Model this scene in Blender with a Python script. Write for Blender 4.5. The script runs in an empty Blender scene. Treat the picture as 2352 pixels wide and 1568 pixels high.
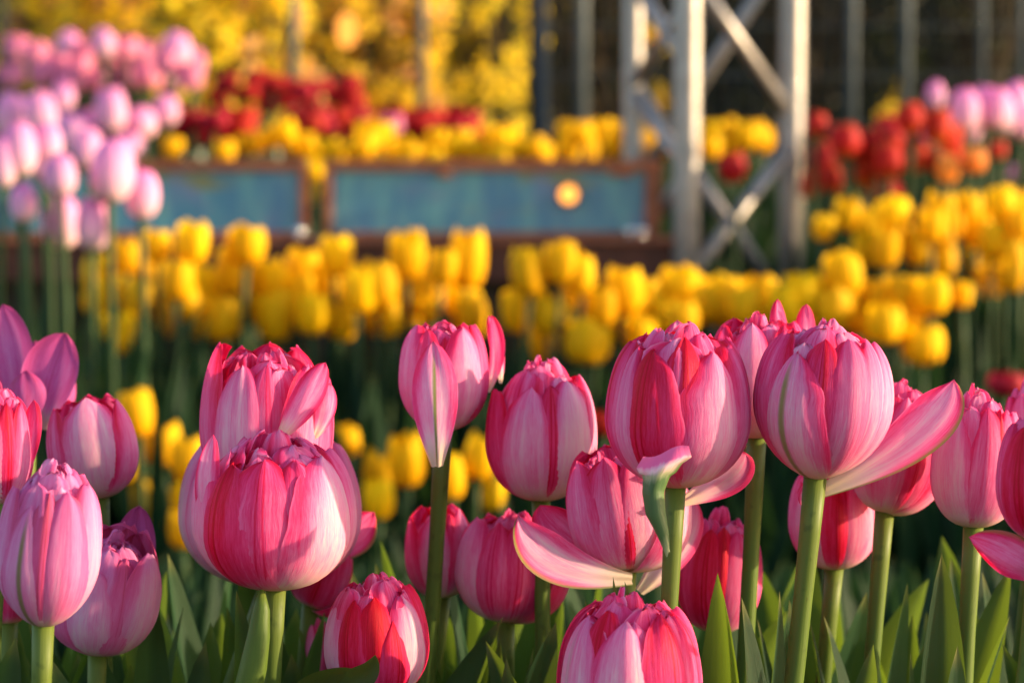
import bpy, math, random
import numpy as np
from mathutils import Vector, Matrix

# ------------------------------------------------------------------ camera, sky, sun
S = bpy.context.scene
S.render.engine = 'CYCLES'
S.cycles.use_denoising = True
S.cycles.max_bounces = 8
S.cycles.transparent_max_bounces = 8
S.cycles.sample_clamp_indirect = 6
S.view_settings.view_transform = 'Standard'
S.view_settings.look = 'None'
S.view_settings.exposure = 1.48
S.view_settings.gamma = 1

CAM_H, PITCH, LENS = 0.62, math.radians(3.96), 85.0
FPX = LENS / 36 * 2352            # focal length in units of a 2352 px wide picture
cam = bpy.data.cameras.new('camera')
cam.lens = LENS; cam.sensor_width = 36; cam.clip_start = 0.05; cam.clip_end = 500
cam.dof.use_dof = True; cam.dof.focus_distance = 1.05; cam.dof.aperture_fstop = 8.8
camo = bpy.data.objects.new('camera', cam); S.collection.objects.link(camo)
camo.location = (0, 0, CAM_H); camo.rotation_euler = (math.pi/2 - PITCH, 0, 0)
S.camera = camo

SUN_EL, SUN_AZ = math.radians(13), math.radians(93)   # azimuth clockwise from the view direction
sdir = Vector((math.sin(SUN_AZ)*math.cos(SUN_EL), math.cos(SUN_AZ)*math.cos(SUN_EL), math.sin(SUN_EL)))
W = bpy.data.worlds.new('World'); S.world = W; W.use_nodes = True
wn = W.node_tree.nodes; bg = wn['Background']
sky = wn.new('ShaderNodeTexSky'); sky.sky_type = 'NISHITA'; sky.sun_disc = False
sky.sun_elevation = SUN_EL; sky.sun_rotation = SUN_AZ
W.node_tree.links.new(sky.outputs[0], bg.inputs[0]); bg.inputs[1].default_value = 0.145
sl = bpy.data.lights.new('sun', 'SUN'); sl.energy = 3.6; sl.angle = math.radians(0.5); sl.color = (1, 0.76, 0.46)
so = bpy.data.objects.new('sun', sl); S.collection.objects.link(so)
so.rotation_euler = sdir.to_track_quat('Z', 'Y').to_euler(); so.location = sdir*20

# ------------------------------------------------------------------ helpers
COL = S.collection
rng = random.Random(7)
RIGHT = Vector((1, 0, 0)); FWD = Vector((0, math.cos(PITCH), -math.sin(PITCH))); UP = Vector((0, math.sin(PITCH), math.cos(PITCH)))
def at(px, py, d):
    """point at depth d seen at (px, py) of the 2352 x 1568 photograph"""
    return Vector((0, 0, CAM_H)) + d*(FWD + RIGHT*((px-1176)/FPX) + UP*((784-py)/FPX))

def tag(o, label=None, cat=None, group=None, kind=None):
    if label: o['label'] = label
    if cat: o['category'] = cat
    if group: o['group'] = group
    if kind: o['kind'] = kind
    return o
def empty(name, loc, label=None, cat=None, group=None):
    o = bpy.data.objects.new(name, None); COL.objects.link(o); o.location = loc
    o.empty_display_size = 0.02
    return tag(o, label, cat, group)

class MB:
    """collects verts / faces / uv / tone"""
    def __init__(s): s.v = []; s.f = []; s.uv = []; s.c = []
    def grid(s, P, uv, col=(0, 0, 0, 0), closed=False):
        n, m = len(P), len(P[0]); b = len(s.v)
        for i in range(n):
            for j in range(m):
                s.v.append(tuple(P[i][j])); s.uv.append(uv[i][j]); s.c.append(col)
        for i in range(n-1):
            for j in range(m-1 if not closed else m):
                k = (j+1) % m
                s.f.append((b+i*m+j, b+i*m+k, b+(i+1)*m+k, b+(i+1)*m+j))
    def tube(s, pts, rad, n=10, col=(0, 0, 0, 0), cap=True):
        pts = [Vector(p) for p in pts]
        if not hasattr(rad, '__len__'): rad = [rad]*len(pts)
        rows, uvs = [], []
        ref = Vector((0.13, 1, 0.07))
        b = len(s.v)
        for i, p in enumerate(pts):
            t = (pts[min(i+1, len(pts)-1)] - pts[max(i-1, 0)]).normalized()
            rf = ref if abs(t.dot(ref.normalized())) < .95 else Vector((1, 0, 0))
            a = t.cross(rf).normalized(); c = t.cross(a)
            rows.append([p + (a*math.cos(2*math.pi*k/n) + c*math.sin(2*math.pi*k/n))*rad[i] for k in range(n)])
            uvs.append([(k/n, i/(len(pts)-1)) for k in range(n)])
        s.grid(rows, uvs, col, closed=True)
        if cap:
            s.f.append(tuple(b+k for k in range(n))[::-1]); e = b+(len(pts)-1)*n
            s.f.append(tuple(e+k for k in range(n)))
    def box(s, a, b_, col=(0, 0, 0, 0), bev=0):
        x0, y0, z0 = a; x1, y1, z1 = b_; b = len(s.v)
        for z in (z0, z1):
            for x, y in ((x0, y0), (x1, y0), (x1, y1), (x0, y1)):
                s.v.append((x, y, z)); s.uv.append((x, z)); s.c.append(col)
        for f in ((3, 2, 1, 0), (4, 5, 6, 7), (0, 1, 5, 4), (1, 2, 6, 5), (2, 3, 7, 6), (3, 0, 4, 7)):
            s.f.append(tuple(b+k for k in f))
    def build(s, name, mat, parent=None, smooth=True, loc=(0, 0, 0)):
        me = bpy.data.meshes.new(name); me.from_pydata(s.v, [], s.f)
        uvl = me.uv_layers.new(name='UVMap')
        li = np.empty(len(me.loops), dtype=np.int32); me.loops.foreach_get('vertex_index', li)
        uvl.data.foreach_set('uv', np.array(s.uv, dtype=np.float32)[li].ravel())
        ca = me.color_attributes.new('tone', 'FLOAT_COLOR', 'POINT')
        ca.data.foreach_set('color', np.array(s.c, dtype=np.float32).ravel())
        if smooth: me.polygons.foreach_set('use_smooth', [True]*len(me.polygons))
        me.materials.append(mat); me.update()
        o = bpy.data.objects.new(name, me); COL.objects.link(o); o.location = loc
        if parent: o.parent = parent
        return o

# ------------------------------------------------------------------ materials
class NT:
    def __init__(s, name):
        s.m = bpy.data.materials.new(name); s.m.use_nodes = True; s.t = s.m.node_tree
        s.t.nodes.clear(); s.out = s.n('ShaderNodeOutputMaterial')
    def n(s, t, **kw):
        x = s.t.nodes.new(t)
        for k, v in kw.items(): setattr(x, k, v)
        return x
    def l(s, a, b): s.t.links.new(a, b)
    def val(s, sock, v):
        if hasattr(v, 'node'): s.l(v, sock)
        else: sock.default_value = v
    def math(s, op, a, b=0.0, c=None, clamp=False):
        x = s.n('ShaderNodeMath', operation=op, use_clamp=clamp)
        s.val(x.inputs[0], a); s.val(x.inputs[1], b)
        if c is not None: s.val(x.inputs[2], c)
        return x.outputs[0]
    def smooth(s, x, lo, hi):
        r = s.n('ShaderNodeMapRange', interpolation_type='SMOOTHSTEP')
        s.val(r.inputs[0], x); r.inputs[1].default_value = lo; r.inputs[2].default_value = hi
        return r.outputs[0]
    def mix(s, f, a, b):
        x = s.n('ShaderNodeMix', data_type='RGBA')
        s.val(x.inputs[0], f); s.val(x.inputs[6], a); s.val(x.inputs[7], b)
        return x.outputs[2]
    def noise(s, vec, scale=5, detail=3, rough=.5, dim='3D'):
        x = s.n('ShaderNodeTexNoise', noise_dimensions=dim)
        if vec is not None: s.l(vec, x.inputs['Vector'])
        x.inputs['Scale'].default_value = scale; x.inputs['Detail'].default_value = detail; x.inputs['Roughness'].default_value = rough
        return x.outputs[0]
    def comb(s, a, b, c):
        x = s.n('ShaderNodeCombineXYZ'); s.val(x.inputs[0], a); s.val(x.inputs[1], b); s.val(x.inputs[2], c)
        return x.outputs[0]
    def ramp(s, f, stops):
        x = s.n('ShaderNodeValToRGB'); e = x.color_ramp.elements
        while len(e) < len(stops): e.new(.5)
        for el, (p, c) in zip(e, stops): el.position = p; el.color = (*c, 1)
        s.val(x.inputs[0], f); return x.outputs[0]
    def finish(s, col, rough=.5, spec=.3, trans=0, tcol=None, bump=None, bstr=.2, bdist=.001, metal=0, sheen=0):
        p = s.n('ShaderNodeBsdfPrincipled')
        s.val(p.inputs['Base Color'], col); s.val(p.inputs['Roughness'], rough)
        p.inputs['Specular IOR Level'].default_value = spec; p.inputs['Metallic'].default_value = metal
        p.inputs['Sheen Weight'].default_value = sheen
        if bump is not None:
            b = s.n('ShaderNodeBump'); b.inputs['Strength'].default_value = bstr; b.inputs['Distance'].default_value = bdist
            s.l(bump, b.inputs['Height']); s.l(b.outputs[0], p.inputs['Normal'])
        res = p.outputs[0]
        if trans:
            tr = s.n('ShaderNodeBsdfTranslucent'); s.val(tr.inputs[0], tcol if tcol is not None else col)
            mx = s.n('ShaderNodeMixShader'); mx.inputs[0].default_value = trans
            s.l(res, mx.inputs[1]); s.l(tr.outputs[0], mx.inputs[2]); res = mx.outputs[0]
        s.l(res, s.out.inputs[0]); return s.m
    def uv(s):
        u = s.n('ShaderNodeUVMap', uv_map='UVMap'); x = s.n('ShaderNodeSeparateXYZ'); s.l(u.outputs[0], x.inputs[0])
        return x.outputs[0], x.outputs[1]
    def tone(s):
        a = s.n('ShaderNodeAttribute', attribute_name='tone'); x = s.n('ShaderNodeSeparateColor'); s.l(a.outputs['Color'], x.inputs[0])
        return x.outputs[0], x.outputs[1], x.outputs[2], a.outputs['Alpha']

def petal_material(name='striped_petal', hue=.5, val=1):
    t = NT(name)
    U, V = t.uv(); tone, seed, green, edge = t.tone()
    uc = t.math('MULTIPLY_ADD', U, 2.0, -1.0)
    au = t.math('ABSOLUTE', uc)
    sd = t.math('MULTIPLY', seed, 37.0)
    # veins fan outwards from the midrib towards the rim
    fan = t.math('MULTIPLY', uc, t.math('MULTIPLY_ADD', V, -.35, 1.15))
    s1 = t.noise(t.comb(t.math('MULTIPLY', fan, 4.5), t.math('MULTIPLY', V, 1.3), sd), 1.0, 3, .55)
    s2 = t.noise(t.comb(t.math('MULTIPLY', fan, 21), t.math('MULTIPLY', V, 3.2), sd), 1.0, 4, .65)
    s3 = t.noise(t.comb(t.math('MULTIPLY', fan, 80), t.math('MULTIPLY', V, 15), sd), 1.0, 3, .6)
    st = t.math('ADD', t.math('MULTIPLY', t.math('SUBTRACT', s1, .5), .75), t.math('ADD', t.math('MULTIPLY', t.math('SUBTRACT', s2, .5), .5), t.math('MULTIPLY', t.math('SUBTRACT', s3, .5), .62)))
    rimg = t.math('MULTIPLY', t.smooth(t.math('ADD', au, t.math('MULTIPLY', V, .25)), .5, 1.15), .42)     # pink towards the rims
    tipg = t.math('MULTIPLY', t.smooth(V, .62, 1.0), .14)
    base = t.math('MULTIPLY', t.smooth(V, .40, .04), -.34)
    m = t.math('ADD', t.math('ADD', t.math('MULTIPLY', tone, .80), t.math('MULTIPLY', rimg, t.math('SUBTRACT', 1.15, tone))),
               t.math('ADD', t.math('ADD', tipg, base), t.math('MULTIPLY_ADD', st, .74, .09)))
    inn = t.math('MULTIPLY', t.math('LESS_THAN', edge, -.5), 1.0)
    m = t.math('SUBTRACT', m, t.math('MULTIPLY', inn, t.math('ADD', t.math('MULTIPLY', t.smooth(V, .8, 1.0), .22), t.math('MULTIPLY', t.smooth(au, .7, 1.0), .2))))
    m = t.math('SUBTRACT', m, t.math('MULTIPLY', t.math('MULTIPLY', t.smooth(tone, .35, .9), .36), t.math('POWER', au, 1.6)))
    # fine dark creases beside the midrib
    cr = t.math('MULTIPLY', t.smooth(t.math('ABSOLUTE', t.math('SUBTRACT', au, .07)), .035, .0), t.math('MULTIPLY', t.smooth(tone, .25, .6), .28))
    m = t.math('ADD', m, cr)
    # pale line along the very rim
    m = t.math('SUBTRACT', m, t.math('MULTIPLY', t.smooth(au, .94, 1.0), .16))
    col = t.ramp(m, [(0, (.92, .60, .66)), (.14, (.92, .40, .59)), (.32, (.92, .20, .44)), (.56, (.88, .05, .22)), (.82, (.76, .005, .055)), (1, (.60, .003, .02))])
    bs = t.smooth(t.math('ADD', V, t.math('MULTIPLY', t.math('SUBTRACT', s2, .5), .25)), .26, .02)
    col = t.mix(t.math('MULTIPLY', bs, .85), col, (.82, .66, .42, 1))
    gm = t.math('MULTIPLY', t.math('MULTIPLY', t.smooth(t.math('ADD', au, t.math('MULTIPLY', t.math('SUBTRACT', s2, .5), .1)), .13, .02), t.smooth(V, .98, .75)), green)
    col = t.mix(gm, col, (.25, .27, .07, 1))
    ge = t.math('MULTIPLY', t.smooth(t.math('ADD', uc, t.math('MULTIPLY', t.math('SUBTRACT', s1, .5), .3)), .72, .98), t.math('MAXIMUM', edge, 0.0))
    col = t.mix(ge, col, (.22, .26, .06, 1))
    if hue != .5:
        hs = t.n('ShaderNodeHueSaturation'); t.l(col, hs.inputs['Color']); hs.inputs['Hue'].default_value = hue; hs.inputs['Value'].default_value = val; hs.inputs['Saturation'].default_value = .9; col = hs.outputs[0]
    bmp = t.math('ADD', t.math('MULTIPLY', s2, .6), t.math('MULTIPLY', s3, .5))
    return t.finish(col, rough=.5, spec=.16, trans=.32, bump=bmp, bstr=.42, bdist=.0011)

def stem_material(name, a, b, trans=0):
    t = NT(name); U, V = t.uv()
    g = t.n('ShaderNodeTexCoord')
    n1 = t.noise(t.comb(t.math('MULTIPLY', U, 14), t.math('MULTIPLY', V, 5), .0), 1.0, 4, .6)
    n2 = t.noise(g.outputs['Object'], 24, 3)
    col = t.mix(t.math('ADD', t.math('MULTIPLY', n1, .55), t.math('MULTIPLY', n2, .45)), (*a, 1), (*b, 1))
    col = t.mix(t.math('MULTIPLY', t.smooth(V, .84, 1.0), .4), col, (b[0]*1.7, b[1]*1.3, b[2]*2, 1))
    sp = t.noise(g.outputs['Object'], 160, 2); col = t.mix(t.math('MULTIPLY', t.smooth(sp, .62, .72), .35), col, (a[0]*.6, a[1]*.5, a[2]*.6, 1))
    return t.finish(col, rough=.5, spec=.2, trans=trans, bump=n1, bstr=.25, bdist=.001)

def leaf_material(name, a, b, tc):
    t = NT(name); U, V = t.uv(); g = t.n('ShaderNodeTexCoord')
    au = t.math('MULTIPLY_ADD', U, 2, -1)
    n1 = t.noise(t.comb(t.math('MULTIPLY', au, 16), t.math('MULTIPLY', V, 1.5), .3), 1.0, 4, .7)
    n2 = t.noise(g.outputs['Object'], 14, 3)
    col = t.mix(t.math('ADD', t.math('MULTIPLY', n1, .6), t.math('MULTIPLY', n2, .4)), (*a, 1), (*b, 1))
    fine = t.noise(t.comb(t.math('MULTIPLY', au, 55), t.math('MULTIPLY', V, 2.5), 1.7), 1.0, 2, .6)
    col = t.mix(t.math('MULTIPLY', t.smooth(fine, .5, .75), .4), col, (b[0]*1.7, b[1]*1.6, b[2]*2.2, 1))
    tip = t.smooth(V, .965, 1.0)
    col = t.mix(t.math('MULTIPLY', tip, .5), col, (.25, .22, .06, 1))
    return t.finish(col, rough=.5, spec=.15, trans=.3, tcol=(*tc, 1), bump=n1, bstr=.35, bdist=.0012)

def plain_bloom(name, stops, trans=.3, rough=.55, spec=.2):
    t = NT(name); U, V = t.uv(); g = t.n('ShaderNodeTexCoord')
    oi = t.n('ShaderNodeObjectInfo')
    n = t.noise(t.comb(t.math('MULTIPLY', U, 9), t.math('MULTIPLY', V, 2), oi.outputs['Random']), 1.0, 3, .6)
    col = t.ramp(t.math('ADD', V, t.math('MULTIPLY', t.math('SUBTRACT', n, .5), .35)), stops)
    hs = t.n('ShaderNodeHueSaturation'); t.l(col, hs.inputs['Color'])
    t.val(hs.inputs['Value'], t.math('MULTIPLY_ADD', oi.outputs['Random'], .25, .87))
    t.val(hs.inputs['Hue'], t.math('MULTIPLY_ADD', oi.outputs['Random'], .016, .492))
    return t.finish(hs.outputs[0], rough=rough, spec=spec, trans=trans, bump=n, bstr=.3, bdist=.002)

def noisy(name, a, b, scale=8, rough=.8, spec=.2, metal=0, bstr=.4, bdist=.01, detail=6):
    t = NT(name); g = t.n('ShaderNodeTexCoord')
    n = t.noise(g.outputs['Object'], scale, detail, .65)
    col = t.mix(t.smooth(n, .3, .7), (*a, 1), (*b, 1))
    return t.finish(col, rough=rough, spec=spec, metal=metal, bump=n, bstr=bstr, bdist=bdist)

def emit(name, c, s):
    t = NT(name); e = t.n('ShaderNodeEmission'); e.inputs[0].default_value = (*c, 1); e.inputs[1].default_value = s
    t.l(e.outputs[0], t.out.inputs[0]); return t.m

def panel_material():
    t = NT('blue_panel'); g = t.n('ShaderNodeTexCoord'); sp = t.n('ShaderNodeSeparateXYZ'); t.l(g.outputs['Object'], sp.inputs[0])
    x, z = sp.outputs[0], sp.outputs[2]
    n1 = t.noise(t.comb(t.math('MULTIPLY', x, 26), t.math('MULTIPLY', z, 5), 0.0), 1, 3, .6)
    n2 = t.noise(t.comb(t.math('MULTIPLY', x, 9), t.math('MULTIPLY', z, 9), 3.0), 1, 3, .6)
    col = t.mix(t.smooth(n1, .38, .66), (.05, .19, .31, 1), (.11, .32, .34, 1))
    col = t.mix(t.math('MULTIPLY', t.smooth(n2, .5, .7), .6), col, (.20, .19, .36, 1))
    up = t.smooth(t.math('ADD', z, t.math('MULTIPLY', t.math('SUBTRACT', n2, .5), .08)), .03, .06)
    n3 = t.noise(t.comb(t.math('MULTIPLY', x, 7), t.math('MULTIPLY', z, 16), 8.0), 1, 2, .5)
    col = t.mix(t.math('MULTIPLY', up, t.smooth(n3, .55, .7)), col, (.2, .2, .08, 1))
    return t.finish(col, rough=.16, spec=.55)

M = dict(
    petal=petal_material(), magenta=petal_material('magenta_petal', .455, .62), lavender=petal_material('lavender_petal', .475, .9),
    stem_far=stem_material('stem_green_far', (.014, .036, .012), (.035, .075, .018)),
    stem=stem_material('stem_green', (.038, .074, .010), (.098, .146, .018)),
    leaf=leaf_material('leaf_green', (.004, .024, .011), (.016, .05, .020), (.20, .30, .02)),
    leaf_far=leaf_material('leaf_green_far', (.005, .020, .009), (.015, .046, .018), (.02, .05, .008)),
    yellow=plain_bloom('yellow_petal', [(0, (.62, .40, .02)), (.2, (.92, .50, .004)), (1, (.97, .62, .006))], trans=.4, spec=.1),
    pale=plain_bloom('pale_pink_petal', [(0, (.72, .60, .38)), (.22, (.88, .60, .64)), (.55, (.90, .44, .68)), (1, (.86, .24, .60))]),
    pink=plain_bloom('rose_pink_petal', [(0, (.75, .5, .45)), (.35, (.82, .30, .42)), (1, (.78, .18, .36))]),
    red=plain_bloom('dark_red_petal', [(0, (.20, .01, .01)), (.4, (.38, .006, .010)), (1, (.48, .008, .015))]),
    orange=plain_bloom('orange_red_petal', [(0, (.75, .28, .03)), (.35, (.55, .035, .010)), (.8, (.55, .016, .010)), (1, (.75, .16, .03))]),
    amber=plain_bloom('amber_petal', [(0, (.9, .4, .05)), (.5, (.95, .32, .04)), (1, (.9, .42, .08))], trans=.4),
    soil=noisy('soil', (.018, .012, .008), (.05, .036, .024), 14, .95, .1),
    hill=noisy('shaded_hill_earth', (.005, .004, .003), (.022, .017, .011), 2.2, .95, .05, bdist=.1),  # earth kept near black to hold the hillside's shade in its colour
    corten=noisy('rusted_steel', (.22, .060, .028), (.36, .125, .058), 26, .6, .3, metal=.0, bdist=.002),
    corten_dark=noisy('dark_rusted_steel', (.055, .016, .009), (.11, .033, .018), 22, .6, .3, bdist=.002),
    panel=panel_material(),
    alu=noisy('aluminium', (.24, .22, .21), (.32, .295, .285), 40, .42, .5, metal=.6, bstr=.1, bdist=.001),
    zinc=noisy('galvanised_steel', (.055, .07, .08), (.10, .118, .128), 30, .5, .4, metal=.3, bstr=.1, bdist=.001),
    navy=noisy('navy_paint', (.008, .016, .032), (.014, .026, .05), 20, .4, .4, bstr=.1, bdist=.001),
    chrome=noisy('polished_steel', (.7, .7, .7), (.8, .8, .8), 20, .18, .5, metal=1, bstr=0.02, bdist=.001),
    bark=noisy('bark', (.05, .035, .022), (.11, .08, .05), 30, .9, .1),
)

# ------------------------------------------------------------------ ground and hillside
def smst(a, b, x):
    t = min(1, max(0, (x-a)/(b-a))); return t*t*(3-2*t)
def ground_z(x, y):
    left = .24*smst(4.12, 4.2, y) + .06*max(0, y-4.2)
    right = .30*smst(3.3, 4.6, y) + .06*max(0, y-4.2)
    k = smst(.28, .5, x)
    return left*(1-k) + right*k
mb = MB(); xs = np.linspace(-12, 12, 121); ys = np.concatenate([np.linspace(-8, 3, 23)[:-1], np.linspace(3, 6, 61)[:-1], np.linspace(6, 9.5, 15)])
P = [[(x, y, ground_z(x, y) + (.008*math.sin(x*23+y*17)+.006*math.sin(x*51-y*37) if 0 < y < 9 else 0)) for x in xs] for y in ys]
mb.grid(P, [[(x, y) for x in xs] for y in ys])
tag(mb.build('ground', M['soil']), 'dark bare garden soil under the tulip beds', 'ground', kind='structure')
mb = MB(); xs = np.linspace(-14, 14, 81); ys = np.linspace(9.3, 30, 50)
P = [[(x, y, .35 + (y-9.3)*.62 + .25*math.sin(x*1.3+y)+.16*math.sin(x*3.1-y*2.2)) for x in xs] for y in ys]
mb.grid(P, [[(x, y) for x in xs] for y in ys])
tag(mb.build('hill', M['hill']), 'shaded dark brown hillside rising behind the fence', 'hillside', kind='structure')

# ------------------------------------------------------------------ petals, stems and leaves
def wshape(v, basew=.42, peak=.48, tipexp=.66, tippow=2.1):
    if v < peak: return basew + (1-basew)*math.sin(v/peak*math.pi/2)**1.1
    q = (v-peak)/(1-peak)
    return max(0.0, (1 - q**tippow))**tipexp

def petal(mb, R, H, phi=0, w=.7, top=60, tone=.3, green=0, edge=0, open_=0, bend=0, curl=0, spiral=.05, cup=.10, ruffle=.02,
          e=.8, et=.62, seed=0, basis=None, origin=None, nu=13, nv=24, tippow=2.1, tipexp=.66, ragged=.025, z0=0.0, r0=.0, twist=0, hbf=.47):
    """one petal following an egg-shaped profile; phi 0 faces the camera, + turns to the right"""
    rg = random.Random(seed*7919+13); ph = [rg.uniform(0, 6.28) for _ in range(8)]
    hb = hbf*H; ha = (H-hb)/math.sin(math.radians(62))
    rows, uvs = [], []
    ph0 = math.radians(phi)
    for j in range(nv):
        t = j/(nv-1); v = 1-(1-t)**1.35
        a = math.radians(-86 + v*(86+top))
        r = R*max(0.02, math.cos(a))**(e if a < 0 else et) + r0*R
        z = hb*(1+math.sin(a)) if a < 0 else hb + ha*math.sin(a)
        hw = w*wshape(v, tippow=tippow, tipexp=tipexp)*R
        rag = 1 + ragged*(math.sin(v*19+ph[0])+.7*math.sin(v*37+ph[1]))*smst(.3, .8, v)
        ragr = 1 + ragged*(math.sin(v*23+ph[2])+.7*math.sin(v*41+ph[3]))*smst(.3, .8, v)
        row, uvr = [], []
        for i in range(nu):
            u = -1 + 2*i/(nu-1)
            arc = hw*u*(rag if u < 0 else ragr)
            rr = max(r, .22*R)
            du = arc/rr
            du = max(-1.5, min(1.5, du))
            k = smst(0, .35, v)
            rad = r + R*(spiral*u*k - cup*u*u*k + .018*math.exp(-(u/.1)**2)*k
                         + .007*math.sin(u*5+ph[4])*k
                         + ruffle*(math.sin(u*5.5+ph[5]+v*3)+.6*math.sin(u*11+ph[6]-v*9))*smst(.45, 1, v)*(.25+abs(u))
                         + curl*v**4)
            zz = z + R*(ruffle*.8*math.sin(u*8+ph[7])*smst(.75, 1, v) - .05*u*u*smst(.5, 1, v))
            tau = rad*math.sin(du); rho = rad*math.cos(du)
            ang = math.radians(open_ + bend*v)          # swing outwards about the base
            rho2 = rho*math.cos(ang) + zz*math.sin(ang); z2 = zz*math.cos(ang) - rho*math.sin(ang)
            tw = math.radians(twist)*v
            p2 = ph0 + tw
            x = rho2*math.sin(p2) + tau*math.cos(p2); y = -rho2*math.cos(p2) + tau*math.sin(p2)
            q = Vector((x, y, z2 + z0*H))
            if basis is not None: q = basis @ q
            if origin is not None: q = q + origin
            row.append(q); uvr.append((i/(nu-1), v))
        rows.append(row); uvs.append(uvr)
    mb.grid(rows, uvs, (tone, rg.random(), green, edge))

def bez(p0, p1, p2, n):
    return [p0*(1-t)**2 + p1*2*t*(1-t) + p2*t*t for t in [i/(n-1) for i in range(n)]]

def leaf(mb, base, tip, w, rot=0, bend=(0, 0, 0), fold=.35, n=22, nu=7, twist=40, tipcurl=0, seed=0, ref=None, broad=.4):
    rg = random.Random(seed); a1 = rg.uniform(0, 6)
    mid = (base+tip)/2 + Vector(bend)
    pts = bez(base, mid, tip, n)
    if tipcurl:
        for i in range(n):
            t = i/(n-1)
            if t > .75: pts[i] = pts[i] + Vector(tipcurl)*((t-.75)/.25)**2
    rows, uvs = [], []
    for i in range(n):
        t = i/(n-1)
        T = (pts[min(i+1, n-1)]-pts[max(i-1, 0)]).normalized()
        rf = Vector((0, -1, 0)) if ref is None else ref
        N = (rf - T*rf.dot(T)).normalized()
        N = Matrix.Rotation(math.radians(rot + twist*(t-.5)), 3, T) @ N
        B = T.cross(N)
        ww = w*(min(1, (.35+t/broad*.65)) if t < broad else max(0, 1-((t-broad)/(1-broad))**2.4)**.85)
        row, uvr = [], []
        for k in range(nu):
            u = -1+2*k/(nu-1)
            off = -fold*abs(u)**1.3*ww + .06*ww*math.sin(t*14+a1+u*2)*abs(u)
            row.append(pts[i] + B*(u*ww*math.cos(fold)) - N*off)
            uvr.append((k/(nu-1), t))
        rows.append(row); uvs.append(uvr)
    mb.grid(rows, uvs)

# ------------------------------------------------------------------ the striped double tulips in front
def PT(phi, w=.7, top=60, tone=.3, rs=1.0, hs=1.0, **kw): return dict(phi=phi, w=w*1.24, top=top, tone=tone, rs=rs, hs=hs, **kw)
TUL = []
def tulip(label, base, top, width, d, petals, stem, seed, nod=0, inner=(.55, .95), e=.8, rings=((.88, 6), (.70, 5), (.48, 4), (.26, 3)),
          back=.35, sr=.0039, group='striped pink double tulips in front', itop=(50, 72), ihs=(.93, 1.02), hbf=.47, iruf=.04, pm='petal'):
    b = at(base[0], base[1], d); tp = at(top[0], top[1], d)
    ax = tp-b; H = ax.length*.94; R = width/2*d/FPX
    foot = at(stem[0], stem[1], d*1.0); k = (b.z-0)/max(.05, (b.z-foot.z)); g = b + (foot-b)*min(k, 6); g.z = 0
    z = (ax.normalized() - FWD*math.tan(math.radians(nod))).normalized()
    x = (RIGHT - z*RIGHT.dot(z)).normalized(); y = z.cross(x)
    B = Matrix((x, y, z)).transposed()
    root = empty('tulip', g, label, 'tulip', group); org = b-g
    rg = random.Random(seed)
    # stem
    mb = MB(); top_in = org + z*H*.05
    mid = (org*.55) + Vector((rg.uniform(-.011, .011), rg.uniform(-.008, .008), 0)) ; mid = org - (foot-b)*-.9 if False else mid
    pts = bez(Vector((0, 0, 0)), mid, top_in, 18)
    rad = [sr*(1.15-.2*i/17) for i in range(18)]; rad[-2] *= 1.12; rad[-1] *= 1.25
    mb.tube(pts, rad, 14); mb.build('stem', M['stem'], root)
    # outer petals
    ps = list(petals)
    if back is not None: ps += [PT(140, .75, 58, back), PT(-140, .75, 58, back+.15), PT(180, .75, 62, back+.1)]
    for i, p in enumerate(ps):
        q = dict(p); rs = q.pop('rs'); hs = q.pop('hs'); nm = q.pop('name', 'petal')
        mb = MB(); q.setdefault('e', e); q.setdefault('spiral', .05 if i % 2 else -.05); q.setdefault('hbf', hbf)
        petal(mb, R*rs, H*hs, seed=seed*31+i, basis=B, origin=org, **q)
        mb.build(nm, M[pm], root)
    # inner ruffled petals
    for k, (rs, n) in enumerate(rings):
        off = rg.uniform(0, 360)
        for i in range(n):
            mb = MB()
            petal(mb, R*rs*rg.uniform(.96, 1.03), H*(rg.uniform(*ihs)+.022*k), phi=off+360/n*i+rg.uniform(-10, 10), w=rg.uniform(.56, .72)*(1+.2*k),
                  top=rg.uniform(*itop)+4*k, tone=rg.uniform(*inner)*.62, cup=rg.uniform(.0, .12), ruffle=iruf*(1+.4*k), spiral=rg.choice((-.06, .06)), ragged=.05,
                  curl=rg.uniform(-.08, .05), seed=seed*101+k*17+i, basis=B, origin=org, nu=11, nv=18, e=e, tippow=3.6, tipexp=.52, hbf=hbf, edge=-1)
            mb.build('inner_petal', M[pm], root)
    root['_d'] = d
    TUL.append((root, g, d))
    return root, org, B, H, R

def extra_petal(root, org_px, tip_px, d, w, tone, bow=.012, green=0, edge=0, seed=0, side=0, dt=0, bowx=0, fold=-.35, flip=False, bowz=0, pm='petal', pk=.58, te=.66):
    """a single detached petal drawn between two points, cupped towards the flower"""
    a = at(*org_px, d); t = at(*tip_px, d+dt); g = root.location; rg = random.Random(seed)
    mid = (a+t)/2 - FWD*bow + RIGHT*bowx + UP*bowz
    pts = bez(a-g, mid-g, t-g, 24); rows, uvs = [], []
    for i, p in enumerate(pts):
        v = i/23; T = (pts[min(i+1, 23)]-pts[max(i-1, 0)]).normalized()
        N = (-FWD - T*(-FWD).dot(T)).normalized(); N = Matrix.Rotation(math.radians(side), 3, T) @ N; Bv = T.cross(N)
        ww = w*wshape(v, basew=.25, peak=pk, tipexp=te)
        row, uvr = [], []
        for k in range(13):
            u = -1+k/6
            row.append(p + Bv*(u*ww) + N*(fold*ww*u*u + .05*w*math.sin(u*6+v*5))); uvr.append(((1-k/12) if flip else k/12, v))
        rows.append(row); uvs.append(uvr)
    mb = MB(); mb.grid(rows, uvs, (tone, rg.random(), green, edge)); return mb.build('petal', M[pm], root)

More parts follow.
